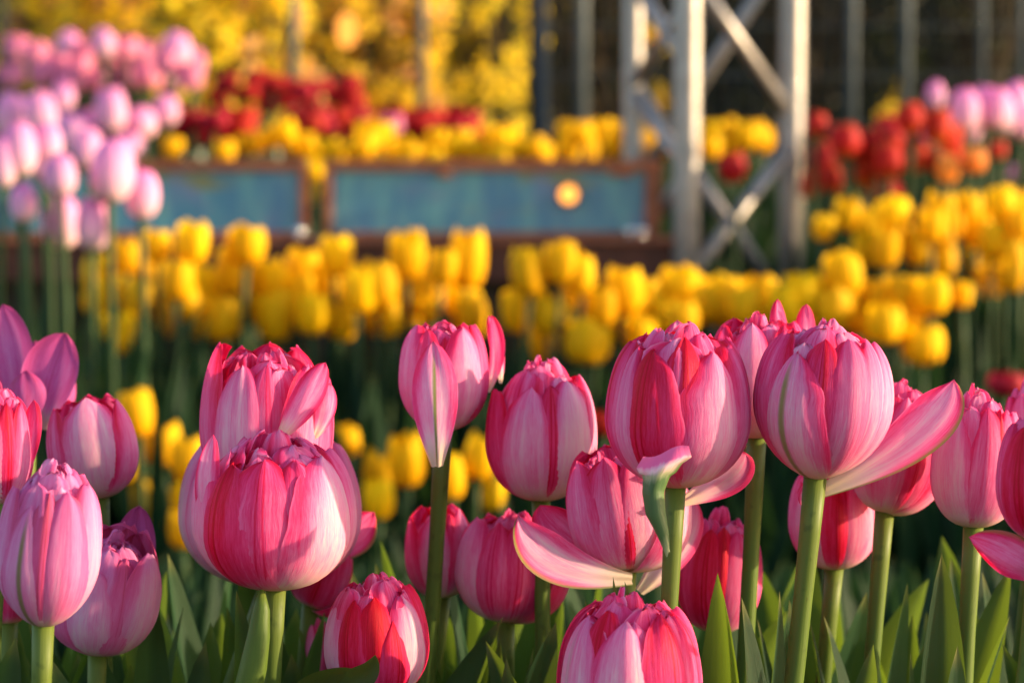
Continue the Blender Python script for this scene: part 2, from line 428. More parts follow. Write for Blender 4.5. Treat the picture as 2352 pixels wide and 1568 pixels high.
# F1 big bloom in front, left
tulip('widest rose red and pink double tulip, left of centre, in front of two others',
      (632, 1352), (636, 1000), 368, 1.05, [
    PT(-82, .62, 50, .12, 1.0, 1.0, curl=.10, edge=.0), PT(-46, .60, 60, .82, .99, .93, spiral=.07), PT(-6, .60, 62, .50, .98, .96, ragged=.05),
    PT(30, .50, 62, .42, .95, .95), PT(62, .72, 60, .02, 1.0, .98, spiral=-.06), PT(100, .6, 58, .2)],
    (630, 1600), 1, nod=6, inner=(.45, .8), e=.95, sr=.0042)
f1 = TUL[-1][0]
extra_petal(f1, (520, 1290), (490, 998), 1.035, .0068, .12, bow=.008, bowx=-.012, seed=201, side=-30)
# F2 above/behind F1
tulip('tall pink double tulip with broad pale front petal, just behind the widest red bloom',
      (612, 1165), (612, 764), 300, 1.11, [
    PT(-22, .52, 52, .10, 1.0, .93), PT(-75, .6, 56, .42, 1.0, 1.04), PT(38, .5, 46, .25, 1.02, .98, twist=14, curl=.05), PT(78, .6, 44, .35, 1.0, .9, curl=.16),
    PT(8, .5, 55, .42, .93, .92)], (585, 1620), 2, nod=2, inner=(.4, .8), itop=(48, 66), e=.95, ihs=(0.8, 0.93))
f2 = TUL[-1][0]
extra_petal(f2, (640, 1010), (748, 832), 1.075, .0072, .28, bow=.006, bowx=.004, seed=202, side=20)
extra_petal(f2, (720, 1010), (757, 880), 1.09, .006, .2, bow=.0, bowx=.006, seed=203, side=45)
# F3 wide pale one behind
tulip('wide pale pink tulip hidden behind the widest red bloom, showing at both sides',
      (620, 1350), (622, 975), 415, 1.17, [
    PT(-85, .6, 52, .02), PT(88, .6, 52, .1), PT(-40, .6, 55, .1, .97), PT(40, .6, 55, .2, .97), PT(0, .6, 50, .3, .95)], (500, 1620), 3, e=.9)
# F4 low red petal behind to the right
r4 = tulip('small deep red tulip bloom half hidden at the lower right behind the widest red bloom',
      (712, 1392), (772, 1240), 150, 1.2, [PT(70, .55, 42, .9, open_=22), PT(-60, .6, 50, .6), PT(0, .6, 50, .8)], (690, 1640), 4, rings=((.8, 5), (.5, 4)), back=.5)
extra_petal(r4[0], (760, 1290), (860, 1176), 1.2, .010, .35, edge=.8, seed=5)
# F5 tall with long front petal
r5 = tulip('tall pale pink striped tulip with one long green ribbed front petal down its stem',
      (1018, 990), (1020, 722), 206, 1.16, [
    PT(-62, .62, 58, .22, 1.0, 1.0), PT(-30, .5, 58, .45, .98, .97), PT(40, .66, 58, .15, 1.0, .99), PT(85, .6, 58, .4), PT(5, .5, 58, .75, .93, .9)],
      (985, 1300), 6, nod=4, inner=(.45, .9), e=.95, ihs=(0.8, 0.93))
extra_petal(r5[0], (1004, 1072), (996, 783), 1.105, .0106, .10, bow=.012, green=1, seed=7, fold=-.25)
extra_petal(r5[0], (1120, 900), (1128, 724), 1.17, .0045, .25, bow=-.003, seed=8, side=-35, bowx=.006)
extra_petal(r5[0], (1150, 880), (1122, 724), 1.175, .004, .3, bow=-.003, seed=9, side=35, bowx=.004)
# F6
tulip('pale pink double tulip with cream sunlit right petal, above the opened wide one',
      (1242, 1150), (1248, 836), 252, 1.16, [
    PT(-18, .56, 58, .08, 1.0, .92), PT(40, .6, 60, .0, 1.0, .97), PT(-72, .55, 42, .6, 1.02, 1.0, curl=.08), PT(12, .5, 60, .62, .94, .93), PT(85, .6, 60, .15)],
      (1245, 1500), 10, nod=3, inner=(.35, .75), e=.9)
# F7
tulip('small slender pink tulip bud with cream stripe, low in front of the yellow clump',
      (1016, 1372), (1000, 1143), 166, 1.2, [
    PT(-4, .6, 48, .08, 1.0, .98), PT(-65, .6, 48, .38, 1.0, .97), PT(60, .6, 52, .1, 1.0, 1.0), PT(32, .4, 50, .5, .95, .97)], (990, 1640), 11, rings=((.8, 5), (.5, 4)), inner=(.5, .9), e=.8, ihs=(0.75, 0.9))
# F8
tulip('round crimson striped tulip low beside the slender bud, shaded underside',
      (1160, 1428), (1178, 1165), 250, 1.18, [
    PT(-62, .62, 55, .10), PT(-20, .5, 60, .5, 1.0, .95), PT(12, .5, 60, .55, .99, .96), PT(48, .6, 58, .65), PT(88, .6, 55, .5, open_=8)], (1165, 1640), 12, inner=(.5, .95), e=.88, ihs=(0.86, 0.97))
# F9 open
r9 = tulip('opened pink tulip with two petals spread wide to its left',
      (1443, 1312), (1390, 1002), 262, 1.10, [
    PT(-8, .62, 50, .36, 1.0, .98), PT(-50, .62, 52, .30, 1.0, .97), PT(30, .6, 50, .15, 1.0, .95), PT(70, .6, 46, .05, 1.05, .85, open_=14), PT(8, .45, 50, .85, .97, .9)],
      (1430, 1640), 13, nod=-2, inner=(.5, .9), e=.85, itop=(45, 60), ihs=(0.76, 0.9))
extra_petal(r9[0], (1452, 1330), (1190, 1182), 1.085, .0104, .06, bow=.004, edge=.9, seed=14, side=12, dt=-.01, bowx=-.018, bowz=-.012, fold=.3, flip=True, te=.9)
extra_petal(r9[0], (1445, 1310), (1240, 1160), 1.115, .0108, .42, bow=-.004, seed=15, side=-10, bowx=-.014, fold=.3)
extra_petal(r9[0], (1470, 1360), (1588, 1140), 1.13, .011, .05, bow=.004, seed=17, side=20, bowx=.012)
# F10
r10 = tulip('tall full tulip with dark crimson left petal and a curled bract on its stem',
      (1552, 1120), (1562, 742), 334, 1.05, [
    PT(-36, .54, 56, .88, 1.0, .95, spiral=.06), PT(36, .60, 57, .14, 1.0, .94, spiral=-.05, ragged=.06), PT(-80, .62, 58, .55, 1.0, .97), PT(-60, .35, 58, .25, .985, .95),
    PT(2, .46, 66, .82, .92, .98), PT(72, .6, 58, .40, 1.0, .96), PT(178, .5, 58, .12, .9, 1.06), PT(98, .6, 58, .5)],
      (1540, 1600), 18, nod=5, inner=(.5, .95), e=1.05, ihs=(0.86, 0.99))
extra_petal(r10[0], (1566, 1152), (1712, 1040), 1.075, .0085, .05, bow=-.01, seed=19, side=-25, bowx=.012)
extra_petal(r10[0], (1560, 900), (1556, 735), 1.07, .0085, .05, bow=.006, seed=204)
# curled bract on F10's stem
def bract():
    root = r10[0]; g = root.location; rows, uvs = [], []
    cl = [(1534, 1272), (1522, 1225), (1506, 1180), (1500, 1130), (1508, 1095), (1525, 1062), (1530, 1036)]
    wd = [.001, .0026, .0042, .0046, .0056, .0115, .0095]
    n = 26
    for i in range(n):
        t = i/(n-1)*(len(cl)-1); k = min(int(t), len(cl)-2); f = t-k; f = f*f*(3-2*f)*.5+f*.5
        p = at(cl[k][0]*(1-f)+cl[k+1][0]*f, cl[k][1]*(1-f)+cl[k+1][1]*f, 1.008) - g; ww = wd[k]*(1-f)+wd[k+1]*f
        row, uvr = [], []
        for j in range(9):
            u = -1+j/4
            c = 1.0 if t < 4 else 1.0-(t-4)*.55
            row.append(p + RIGHT*(u*ww) + UP*(.0012*math.sin(u*3)+(.002*u if t > 4.5 else 0)) - FWD*(ww*c*(1-u*u)*.9)); uvr.append((j/8, i/(n-1)))
        rows.append(row); uvs.append(uvr)
    mb = MB(); mb.grid(rows, uvs)
    t = NT('bract'); U, V = t.uv(); n1 = t.noise(t.comb(t.math('MULTIPLY', U, 9), t.math('MULTIPLY', V, 3), .2), 1, 3, .6)
    vv = t.math('ADD', V, t.math('MULTIPLY', t.math('SUBTRACT', n1, .5), .16))
    col = t.ramp(vv, [(0, (.40, .42, .2)), (.14, (.09, .15, .05)), (.60, (.07, .13, .05)), (.70, (.40, .40, .24)), (.77, (.85, .5, .55)), (.86, (.85, .12, .30))])
    rg = t.smooth(U, .84, .98); col = t.mix(t.math('MULTIPLY', rg, t.smooth(V, .95, .7)), col, (.10, .17, .05, 1))
    mb.build('bract', t.finish(col, rough=.4, trans=.15, bump=n1, bstr=.3), root)
bract()
# F11
r11 = tulip('pale pink tulip with two petal horns, behind and between the two tallest full blooms',
      (1738, 1008), (1742, 705), 236, 1.12, [
    PT(-14, .52, 50, .06, 1.0, 1.0, tippow=2.0), PT(-66, .6, 52, .5, 1.0, .97), PT(40, .5, 54, .55, .97, .97), PT(70, .6, 54, .4)], (1690, 1600), 20, inner=(.5, .85), e=.95, ihs=(0.8, 0.92))
extra_petal(r11[0], (1810, 860), (1786, 686), 1.13, .0052, .3, seed=21, bow=-.004, side=30)
extra_petal(r11[0], (1850, 860), (1852, 698), 1.13, .005, .3, seed=22, bow=-.004)
# F12
r12 = tulip('full ruffled pink double tulip with one petal stretched out to the right',
      (1872, 1102), (1898, 738), 316, 1.05, [
    PT(-42, .56, 54, .10, 1.0, .92, green=.9, spiral=.06), PT(20, .46, 60, .30, 1.0, 1.0), PT(48, .42, 60, .25, 1.0, 1.0), PT(74, .6, 58, .22, 1.02, .98),
    PT(-78, .6, 60, .45, 1.0, 1.0), PT(-10, .45, 62, .72, .93, .98)],
      (1805, 1600), 23, nod=7, inner=(.3, .7), e=1.35, itop=(56, 80), ihs=(.9, .98), sr=.0043, hbf=.55)
extra_petal(r12[0], (1886, 1130), (2192, 872), 1.055, .0112, .10, bow=.012, edge=.9, seed=24, side=-18, bowx=.022, fold=.25, te=.95, pk=.62)
extra_petal(r12[0], (1868, 1095), (1840, 1160), 1.06, .003, .05, bow=.0, seed=25)
# F13
tulip('pink tulip leaning right behind the stretched out petal, warm shaded underside',
      (2030, 1178), (2078, 884), 210, 1.14, [
    PT(0, .6, 56, .25), PT(50, .6, 54, .5), PT(-50, .6, 56, .2), PT(90, .6, 45, .2, open_=12), PT(25, .4, 56, .7, .98)], (1985, 1600), 26, e=.95)
# F14
tulip('pale pink tulip with one red stripe, low on a sunlit yellow stem',
      (1917, 1308), (1912, 1060), 206, 1.17, [
    PT(-45, .6, 52, .08), PT(40, .7, 54, .22), PT(-2, .4, 55, .9, .97), PT(85, .6, 52, .3), PT(-85, .6, 52, .3)], (1880, 1640), 27, e=.9)
# F15
tulip('pale pink tulip with red diagonal stripes and torn tips, near the right edge',
      (2236, 1212), (2246, 898), 222, 1.10, [
    PT(-52, .62, 52, .03, 1.0, .97, twist=6), PT(-8, .5, 55, .38, .98, .98, twist=16), PT(28, .55, 54, .25, .99, .96, twist=18), PT(70, .6, 50, .15, 1.0, .98, twist=10), PT(8, .35, 50, .7, .95, 1.0, twist=20)],
      (2225, 1600), 28, e=.9, inner=(.3, .7), itop=(50, 66))
# F16 right edge
r16 = tulip('crimson tulip cut off by the right edge, one petal lying flat below it',
      (2392, 1245), (2400, 945), 212, .99, [
    PT(-46, .62, 56, .92, 1.0, .98), PT(10, .6, 56, .6), PT(-85, .6, 56, .5), PT(60, .6, 56, .4)], (2340, 1640), 29, e=.95)
extra_petal(r16[0], (2405, 1335), (2226, 1232), 1.0, .009, .35, bow=.02, edge=.6, seed=30, side=-15, bowx=.004)
# F16b
tulip('pink tulip tip at the right edge behind the crimson cut off tulip',
      (2385, 1150), (2372, 868), 150, 1.18, [PT(-40, .6, 52, .2), PT(20, .6, 52, .4), PT(-80, .6, 48, .35)], (2350, 1600), 31, e=.95)
# F17
tulip('deep red tulip bloom in shade, low behind the stem with the curled bract',
      (1645, 1452), (1660, 1180), 196, 1.17, [
    PT(-25, .62, 56, .82, 1.0, .97), PT(28, .62, 56, .35, 1.0, .96), PT(-75, .6, 56, .7), PT(75, .6, 55, .4), PT(0, .4, 60, .9, .95, .98)], (1630, 1700), 32, inner=(.6, .95), e=.85)
# F18
tulip('large pink and crimson tulip at the bottom edge, its base out of the photo',
      (1440, 1725), (1445, 1362), 338, 1.02, [
    PT(-6, .52, 60, .06, 1.0, .96), PT(-58, .52, 60, .10, 1.0, .97, edge=0, green=.25), PT(38, .48, 62, .72, .99, .99), PT(72, .55, 60, .55, 1.0, .96), PT(-32, .4, 64, .8, .95, 1.0), PT(100, .6, 58, .4)],
      (1440, 1900), 33, nod=5, inner=(.6, .95), e=1.05)
# F19
tulip('squat crimson and white tulip low at the bottom edge, white petal on its right',
      (868, 1602), (860, 1320), 240, 1.07, [
    PT(-70, .62, 56, .08, 1.0, .9), PT(-32, .45, 60, .92, .98, .92), PT(4, .45, 60, 1.0, .97, .95), PT(52, .5, 58, .0, 1.0, .95), PT(30, .4, 50, .85, 1.01, .8), PT(88, .6, 60, .7, 1.0, 1.0)],
      (870, 1800), 34, nod=5, inner=(.65, .95), e=.88)
# F20
tulip('lavender pink tulip with green ribbed front petal, nearest at the left edge',
      (98, 1440), (140, 1058), 238, .99, [
    PT(-22, .56, 50, .26, 1.0, .88, green=.9), PT(30, .6, 56, .36, 1.0, .95), PT(-72, .62, 48, .25, 1.02, .98), PT(70, .58, 56, .15, 1.0, 1.0), PT(2, .45, 58, .7, .95, .93)],
      (80, 1640), 35, nod=6, pm='lavender', inner=(.4, .8), e=1.25, ihs=(.88, .98), itop=(58, 76))
# F21
tulip('half open pink tulip with magenta back petal, leaning right beside the lavender green ribbed one',
      (222, 1500), (285, 1190), 250, 1.12, [
    PT(-10, .6, 40, .12, 1.0, .86), PT(62, .62, 48, .08, 1.0, .98), PT(-62, .62, 50, .5, 1.0, .8, open_=4), PT(165, .55, 46, .5, .9, 1.10), PT(28, .45, 60, .55, .9, .85)],
      (215, 1700), 36, nod=8, pm='lavender', inner=(.45, .8), ihs=(.7, .86), itop=(60, 84), e=.95, back=.4)
f21 = TUL[-1][0]
extra_petal(f21, (290, 1420), (320, 1160), 1.16, .0105, .5, bow=-.004, seed=213, fold=.3, pm='magenta')
# F22
tulip('pale cream pink tulip with one broad smooth petal, behind the lavender green ribbed one',
      (232, 1145), (188, 892), 216, 1.17, [
    PT(14, .8, 56, .0, 1.0, 1.0), PT(-55, .6, 56, .45, 1.0, .95), PT(78, .6, 54, .25, 1.0, .95)], (240, 1640), 37, e=.9, ihs=(0.7, 0.86))
# F23
r23 = tulip('dark magenta tulip opened wide with two tall pointed petals at the left edge',
      (62, 985), (70, 770), 210, 1.26, [
    PT(58, .62, 30, .45, 1.0, 1.05, curl=.1), PT(-58, .5, 24, .5, 1.05, 1.22, curl=.15), PT(0, .6, 42, .55, 1.0, .7), PT(100, .6, 42, .5, 1.0, .9)], (60, 1640), 38, rings=((.7, 5), (.45, 4)), inner=(.5, .8), ihs=(.6, .8), e=.8, pm='magenta')
extra_petal(r23[0], (92, 985), (152, 765), 1.22, .0140, .55, bow=.004, bowx=-.004, seed=210, fold=.25, pm='magenta')
extra_petal(r23[0], (40, 985), (6, 698), 1.23, .0110, .42, bow=.004, bowx=.006, seed=211, fold=.25, pm='magenta')
extra_petal(r23[0], (60, 985), (60, 850), 1.21, .0100, .6, bow=.006, seed=212, pm='magenta')
# F24
r24 = tulip('crimson and white tulip cut off by the left edge, above the lavender green ribbed one',
      (0, 1160), (-5, 890), 160, 1.09, [PT(30, .5, 50, .75), PT(-10, .6, 55, .1), PT(70, .6, 50, .3), PT(0, .4, 55, .9, .95, 1.0)], (-10, 1600), 39, e=.95)
extra_petal(r24[0], (55, 1100), (78, 918), 1.09, .0055, .45, bow=.006, seed=40, side=-20)
# F25, F26
tulip('dark crimson tulip low in shade under the lavender green ribbed one', (20, 1432), (10, 1240), 130, 1.16, [PT(-30, .6, 56, .8), PT(30, .6, 56, .7), PT(80, .6, 55, .9)], (15, 1700), 41, rings=((.8, 5), (.5, 4)))
tulip('small pink tulip tip peeping up beside the squat crimson and white one', (728, 1560), (726, 1412), 66, 1.2, [PT(-20, .6, 50, .2), PT(40, .6, 50, .5)], (730, 1700), 42, rings=((.7, 4),))

# ------------------------------------------------------------------ leaves of the front tulips
def near_tulip(p):
    return min(TUL, key=lambda t: (t[1].xy-p.xy).length)
def fleaf(tip, base, w, d, rot=0, bend=0, fold=.35, twist=30, tipcurl=0, seed=0, dd=0, by=2150):
    tp = at(*tip, d); b1 = at(*base, d+dd)
    k = 1.0
    dirv = (b1-tp); b = tp + dirv*(tp.z/max(.02, -dirv.z)) * .97 if dirv.z < 0 else b1
    if (b-tp).length > .6: b = tp + (b-tp)*.6/(b-tp).length
    r = near_tulip(b)[0]; g = r.location
    mb = MB(); leaf(mb, b-g, tp-g, w*1.35, rot, RIGHT*bend, fold, twist=twist, tipcurl=tipcurl, seed=seed, n=34, broad=.74)
    mb.build('leaf', M['leaf'], r)
LV = [  # tip, a lower point, half width, depth, rotation, bend
    ((384, 1318), (350, 1600), .0085, 1.14, 25, .004), ((418, 1380), (395, 1600), .006, 1.18, -30, -.01), ((472, 1470), (455, 1620), .010, 1.12, 20, 0),
    ((596, 1352), (560, 1600), .0085, 1.07, 55, .012), ((1118, 1412), (1060, 1600), .010, 1.15, -25, -.02), ((1262, 1398), (1240, 1600), .0095, 1.10, 20, -.015),
    ((1128, 1440), (1180, 1600), .0095, 1.08, -20, .008), ((1118, 1500), (1150, 1640), .008, 1.06, 30, .0), ((1695, 1305), (1668, 1600), .0105, 1.09, -12, .004),
    ((1744, 1352), (1738, 1600), .0085, 1.04, 30, .003), ((1806, 1340), (1765, 1600), .009, 1.10, 55, .008), ((1572, 1308), (1580, 1500), .0085, 1.12, -35, -.004),
    ((2172, 1260), (2155, 1600), .0095, 1.08, -10, .006), ((2012, 1468), (1975, 1640), .0095, 1.04, -30, .012), ((2062, 1330), (2040, 1600), .010, 1.18, 30, -.006),
    ((2196, 1455), (2185, 1640), .009, 1.07, 15, .0), ((1880, 1380), (1893, 1600), .006, 1.14, 60, .0), ((2330, 1390), (2260, 1560), .009, 1.13, -60, .02),
    ((1640, 1440), (1610, 1640), .0085, 1.12, -35, -.006), ((2352, 1400), (2330, 1640), .009, 1.15, 30, 0), ((60, 1440), (20, 1640), .011, 1.06, -30, -.01),
    ((110, 1500), (140, 1640), .011, 1.06, 35, .01), ((250, 1510), (262, 1640), .012, 1.18, 10, 0), ((720, 1480), (700, 1640), .011, 1.16, -20, 0),
    ((690, 1380), (668, 1640), .008, 1.17, 40, .004), ((980, 1440), (1000, 1640), .011, 1.17, 10, .0), ((1345, 1400), (1330, 1640), .011, 1.15, -20, 0),
    ((1490, 1310), (1500, 1560), .0052, 1.06, 30, 0), ((1440, 1310), (1446, 1600), .0045, 1.05, 0, 0), ((1940, 1400), (1950, 1640), .009, 1.16, 40, 0),
    ((2090, 1440), (2110, 1640), .012, 1.2, -10, 0), ((2280, 1300), (2290, 1600), .008, 1.2, 15, 0), ((820, 1490), (790, 1640), .01, 1.2, 15, 0),
    ((520, 1420), (500, 1640), .011, 1.2, 5, 0), ((180, 1480), (190, 1640), .011, 1.2, 25, 0), ((320, 1460), (310, 1640), .011, 1.22, -25, 0)]
rl = random.Random(77)
for i in range(46):
    x = 20+i*51+rl.uniform(-25, 25); y = rl.uniform(1370, 1500); d = rl.uniform(1.12, 1.32)
    LV.append(((x, y), (x+rl.uniform(-45, 45), 1640), rl.uniform(.005, .009), d, rl.uniform(-70, 70), rl.uniform(-.03, .03)))
for i in range(64):
    x = 10+i*37+rl.uniform(-30, 30); y = rl.uniform(1225, 1470); d = rl.uniform(1.16, 1.4)
    LV.append(((x, y), (x+rl.uniform(-60, 60), 1640), rl.uniform(.0085, .014), d, rl.uniform(-70, 70), rl.uniform(-.045, .045)))
for i, (a, b, w, d, ro, be) in enumerate(LV): fleaf(a, b, w, d, ro, be, seed=i, twist=rng.uniform(-90, 90), tipcurl=RIGHT*rng.uniform(-.012, .012) - UP*rng.uniform(0, .006))
# the low leaf with a curled tip at the bottom
def curled():
    r = near_tulip(at(800, 1568, 1.03))[0]; g = r.location; mb = MB()
    pts = [at(640, 1640, 1.06), at(720, 1560, 1.04), at(800, 1536, 1.03)]
    leaf(mb, at(600, 1700, 1.05)-g, at(808, 1534, 1.03)-g, .0075, 20, UP*.012, .3, twist=10, seed=90)
    mb.build('leaf', M['leaf'], r)
    mb = MB(); leaf(mb, at(770, 1590, 1.03)-g, at(862, 1503, 1.02)-g, .0068, -20, RIGHT*.006-UP*.004, .5, twist=60, seed=91); mb.build('leaf', M['leaf'], r)
    rb = near_tulip(at(590, 1568, 1.03))[0]; g = rb.location; mb = MB()      # swollen green bud against the stem
    pts = [at(x, y, 1.035)-g for x, y in ((560, 1660), (568, 1590), (582, 1530), (594, 1460), (600, 1400), (602, 1352))]
    mb.tube(pts, [.0052, .0062, .0060, .0050, .0038, .001], 14); mb.build('folded_leaf', M['stem'], rb)
curled()
for root, g, d in TUL:                                   # low leaves filling each plant
    rg = random.Random(int(g.x*9999)+int(g.y*777))
    for i in range(3):
        a = rg.uniform(0, 6.28); hh = rg.uniform(.24, .34)
        tp = Vector((math.cos(a)*rg.uniform(.03, .09), abs(math.sin(a))*rg.uniform(.0, .09), hh))
        mb = MB(); leaf(mb, Vector((math.cos(a)*.005, math.sin(a)*.005, 0)), tp, rg.uniform(.012, .018), rg.uniform(-60, 60), (math.cos(a)*.02, math.sin(a)*.02, .04), .4, twist=rg.uniform(-60, 60), seed=i)
        mb.build('leaf', M['leaf'], root)

# ------------------------------------------------------------------ blurred beds: prototypes and copies
STEM_L = .4
def proto(name, mat, R, H, seed, e=.62, top=66, leafmat='leaf_far'):
    rg = random.Random(seed); root = bpy.data.objects.new(name, None); root.empty_display_size = .02
    mb = MB()
    for i in range(6):
        petal(mb, R*(1 if i < 3 else .94), H*rg.uniform(.95, 1.03), phi=60*i*2+(60 if i > 2 else 0)+rg.uniform(-8, 8), w=rg.uniform(.78, .9), top=rg.uniform(top-10, top+8),
              spiral=.04, cup=.06, ruffle=.02, e=e, et=e, seed=seed*13+i, nu=9, nv=14, curl=rg.uniform(-.02, .06))
    bl = mb.build('bloom', mat, root); bl.location = (0, 0, STEM_L)
    mb = MB(); mb.tube(bez(Vector((0, 0, 0)), Vector((rg.uniform(-.02, .02), rg.uniform(-.02, .02), .2)), Vector((0, 0, STEM_L+.004)), 10), .0042, 8)
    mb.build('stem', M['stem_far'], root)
    for i in range(3):
        a = rg.uniform(0, 6.28); mb = MB()
        leaf(mb, Vector((0, 0, .0)), Vector((math.cos(a)*.07, math.sin(a)*.07, rg.uniform(.24, .36))), rg.uniform(.014, .02), rg.uniform(-90, 90), (math.cos(a)*.03, math.sin(a)*.03, .03), .4, n=12, nu=5, twist=rg.uniform(-60, 60), seed=i)
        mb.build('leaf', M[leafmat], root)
    return root
def protos(name, mat, R, H, n, seed, **kw): return [proto(name, M[mat], R, H, seed+i, **kw) for i in range(n)]
PR = dict(yellow=protos('yellow_tulip', 'yellow', .0255, .060, 6, 100, e=.55, top=54), pale=protos('pale_pink_tulip', 'pale', .0265, .068, 4, 120, e=.8, top=72),
          pink=protos('pink_tulip', 'pink', .029, .064, 3, 140, top=50), red=protos('red_tulip', 'red', .029, .058, 3, 160, top=46),
          orange=protos('orange_red_tulip', 'orange', .027, .058, 4, 180), amber=protos('amber_tulip', 'amber', 0.024, .054, 1, 200))
used = set(); SC = dict(pale=1.0, pink=.88, red=1.0)
NAMES = dict(yellow='yellow_tulip', pale='pale_pink_tulip', pink='pink_tulip', red='red_tulip', orange='orange_red_tulip', amber='amber_tulip')
HW = dict(yellow=.0255, pale=.0265, pink=.029, red=.029, orange=.027, amber=.024); HH = dict(yellow=.060, pale=.068, pink=.064, red=.058, orange=.058, amber=.054)
def place(kind, px, py, d, label, group, wpx=None, hpx=None, cat='tulip'):
    """bloom centre at pixel (px, py), depth d"""
    p = PR[kind][rng.randrange(len(PR[kind]))]
    c = at(px, py, d); sx = (wpx*SC.get(kind, 1.08)/2*d/FPX/HW[kind]) if wpx else rng.uniform(.9, 1.1); sz = (hpx*SC.get(kind, 1.08)*d/FPX/HH[kind]) if hpx else sx*rng.uniform(.95, 1.1)
    if p not in used:
        used.add(p); root = p; COL.objects.link(root); ch = list(p.children)
    else:
        root = p.copy(); COL.objects.link(root); ch = []
        for q in p.children:
            k = q.copy(); COL.objects.link(k); k.parent = root; ch.append(k)
    gz = ground_z(c.x, c.y); L = max(.12, c.z - HH[kind]*sz/2 - gz)
    root.location = (c.x, c.y, gz); root.rotation_euler = (0, 0, rng.uniform(0, 6.28))
    for k in ch:
        n = k.name.split('.')[0]
        if n == 'bloom': k.location = (0, 0, L); k.scale = (sx, sx, sz); k.rotation_euler = (rng.uniform(-.13, .13), rng.uniform(-.13, .13), 0)
        elif n == 'stem': k.scale = (1, 1, L/STEM_L)
        else: k.scale = (1, 1, min(1.15, L/STEM_L))
    tag(root, label, cat, group); return root

G1 = 'yellow tulips in the bed in front of the blue panels'
def many(kind, pts, d, label, group, dj=.12):
    for p in pts: place(kind, p[0], p[1], (p[5] if len(p) > 5 else d)+rng.uniform(-dj, dj), label if len(p) < 5 else p[4], group, *(p[2:4] if len(p) > 2 else ()))
L1 = 'yellow tulip in the dense blurred left bed below the brown ledge'
many('yellow', [(228, 637, 72, 100), (260, 690, 76, 100), (289, 585, 66, 80), (531, 621, 76, 100), (619, 637, 64, 90), (685, 618, 78, 95), (467, 653, 80, 95), (404, 640, 76, 95),
    (350, 627, 76, 95), (372, 712, 46, 90), (717, 717, 78, 95), (786, 733, 70, 90), (822, 664, 78, 100), (870, 653, 86, 110), (955, 669, 80, 105), (986, 660, 76, 100), (1034, 669, 80, 100),
    (1013, 611, 62, 80), (240, 735, 64, 90), (680, 665, 74, 90), (560, 690, 70, 90), (905, 725, 46, 85), (640, 660, 70, 90), (985, 712, 46, 60), (430, 690, 66, 80), (320, 680, 70, 95), (215, 680, 50, 80), (760, 650, 70, 90)], 3.3, L1, G1)
many('yellow', [
    (364, 563, 62, 75, 'small yellow tulip over the ledge, left of the two square topped heads'),
    (441, 556, 76, 95, 'square topped yellow tulip against the brown ledge, right of the pale pink group'),
    (566, 560, 88, 90, 'broad square topped yellow tulip rising over the ledge, widest head of the left bed'),
    (767, 585, 74, 90, 'yellow tulip rising over the ledge below the joint between the two blue panels'),
    (933, 583, 80, 110, 'tall egg shaped yellow tulip covering the ledge under the right hand blue panel'),
    (1071, 593, 78, 130, 'tall yellow tulip at the right end of the left bed, beside the dark gap'),
    (281, 760, 72, 95, 'lowest yellow tulip at the left corner of the left bed'),
    (503, 727, 92, 105, 'large low yellow tulip at the front of the left bed, above the tall pink bloom'),
    (637, 722, 80, 115, 'tall yellow tulip low in the left bed, right of the large low one'),
    (1082, 711, 60, 90, 'lower yellow tulip bordering the dark gap, above the slender pale petal horn')], 3.25, None, G1, .05)
L2 = 'yellow tulip in the dense blurred row below the metal truss'
G2 = 'yellow tulips in the bed right of the dark gap'
many('yellow', [(1262, 716, 86, 100), (1374, 700, 80, 90), (1432, 665, 84, 110), (1475, 690, 80, 110), (1464, 760, 76, 85), (1565, 727, 80, 80), (1590, 672, 80, 90), (1665, 676, 84, 95), (1700, 700, 78, 90),
    (1750, 680, 84, 105), (1813, 700, 84, 100), (1845, 672, 88, 100), (1909, 701, 84, 100), (1880, 680, 76, 90), (2015, 680, 80, 95), (2063, 672, 82, 80), (2031, 738, 80, 95), (2084, 735, 80, 90), (1970, 725, 72, 80), (1630, 700, 76, 80), (1540, 690, 70, 80), (1780, 730, 76, 80), (1310, 670, 60, 70)], 3.2, L2, G2)
many('yellow', [
    (1218, 620, 76, 110, 'tall yellow tulip at the left end of the right bed, beside the dark gap'),
    (1284, 600, 74, 100, 'topmost yellow tulip of the three clustered right of the dark gap'),
    (1337, 628, 62, 95, 'yellow tulip with bright sunlit right side, right one of three clustered near the gap'),
    (1199, 711, 84, 100, 'yellow tulip on the second tier at the left end of the right bed'),
    (1236, 786, 70, 80, 'small lowest yellow tulip of the right bed left of the round one'),
    (1342, 782, 104, 100, 'round low yellow tulip standing alone at the front of the right bed'),
    (1558, 648, 88, 80, 'sunlit yellow tulip at the foot of the left front truss tube'),
    (1941, 627, 86, 100, 'tallest yellow tulip right of the truss, square topped'),
    (2137, 674, 84, 90, 'round sunlit yellow tulip at the right end of the truss row'),
    (2210, 676, 40, 60, 'tiny lone yellow tulip bud right of the truss row'),
    (2118, 790, 92, 90, 'lowest yellow tulip at right, just above the petal stretched out to the right')], 3.15, None, G2, .05)
G3 = 'yellow tulips in the far right bed'
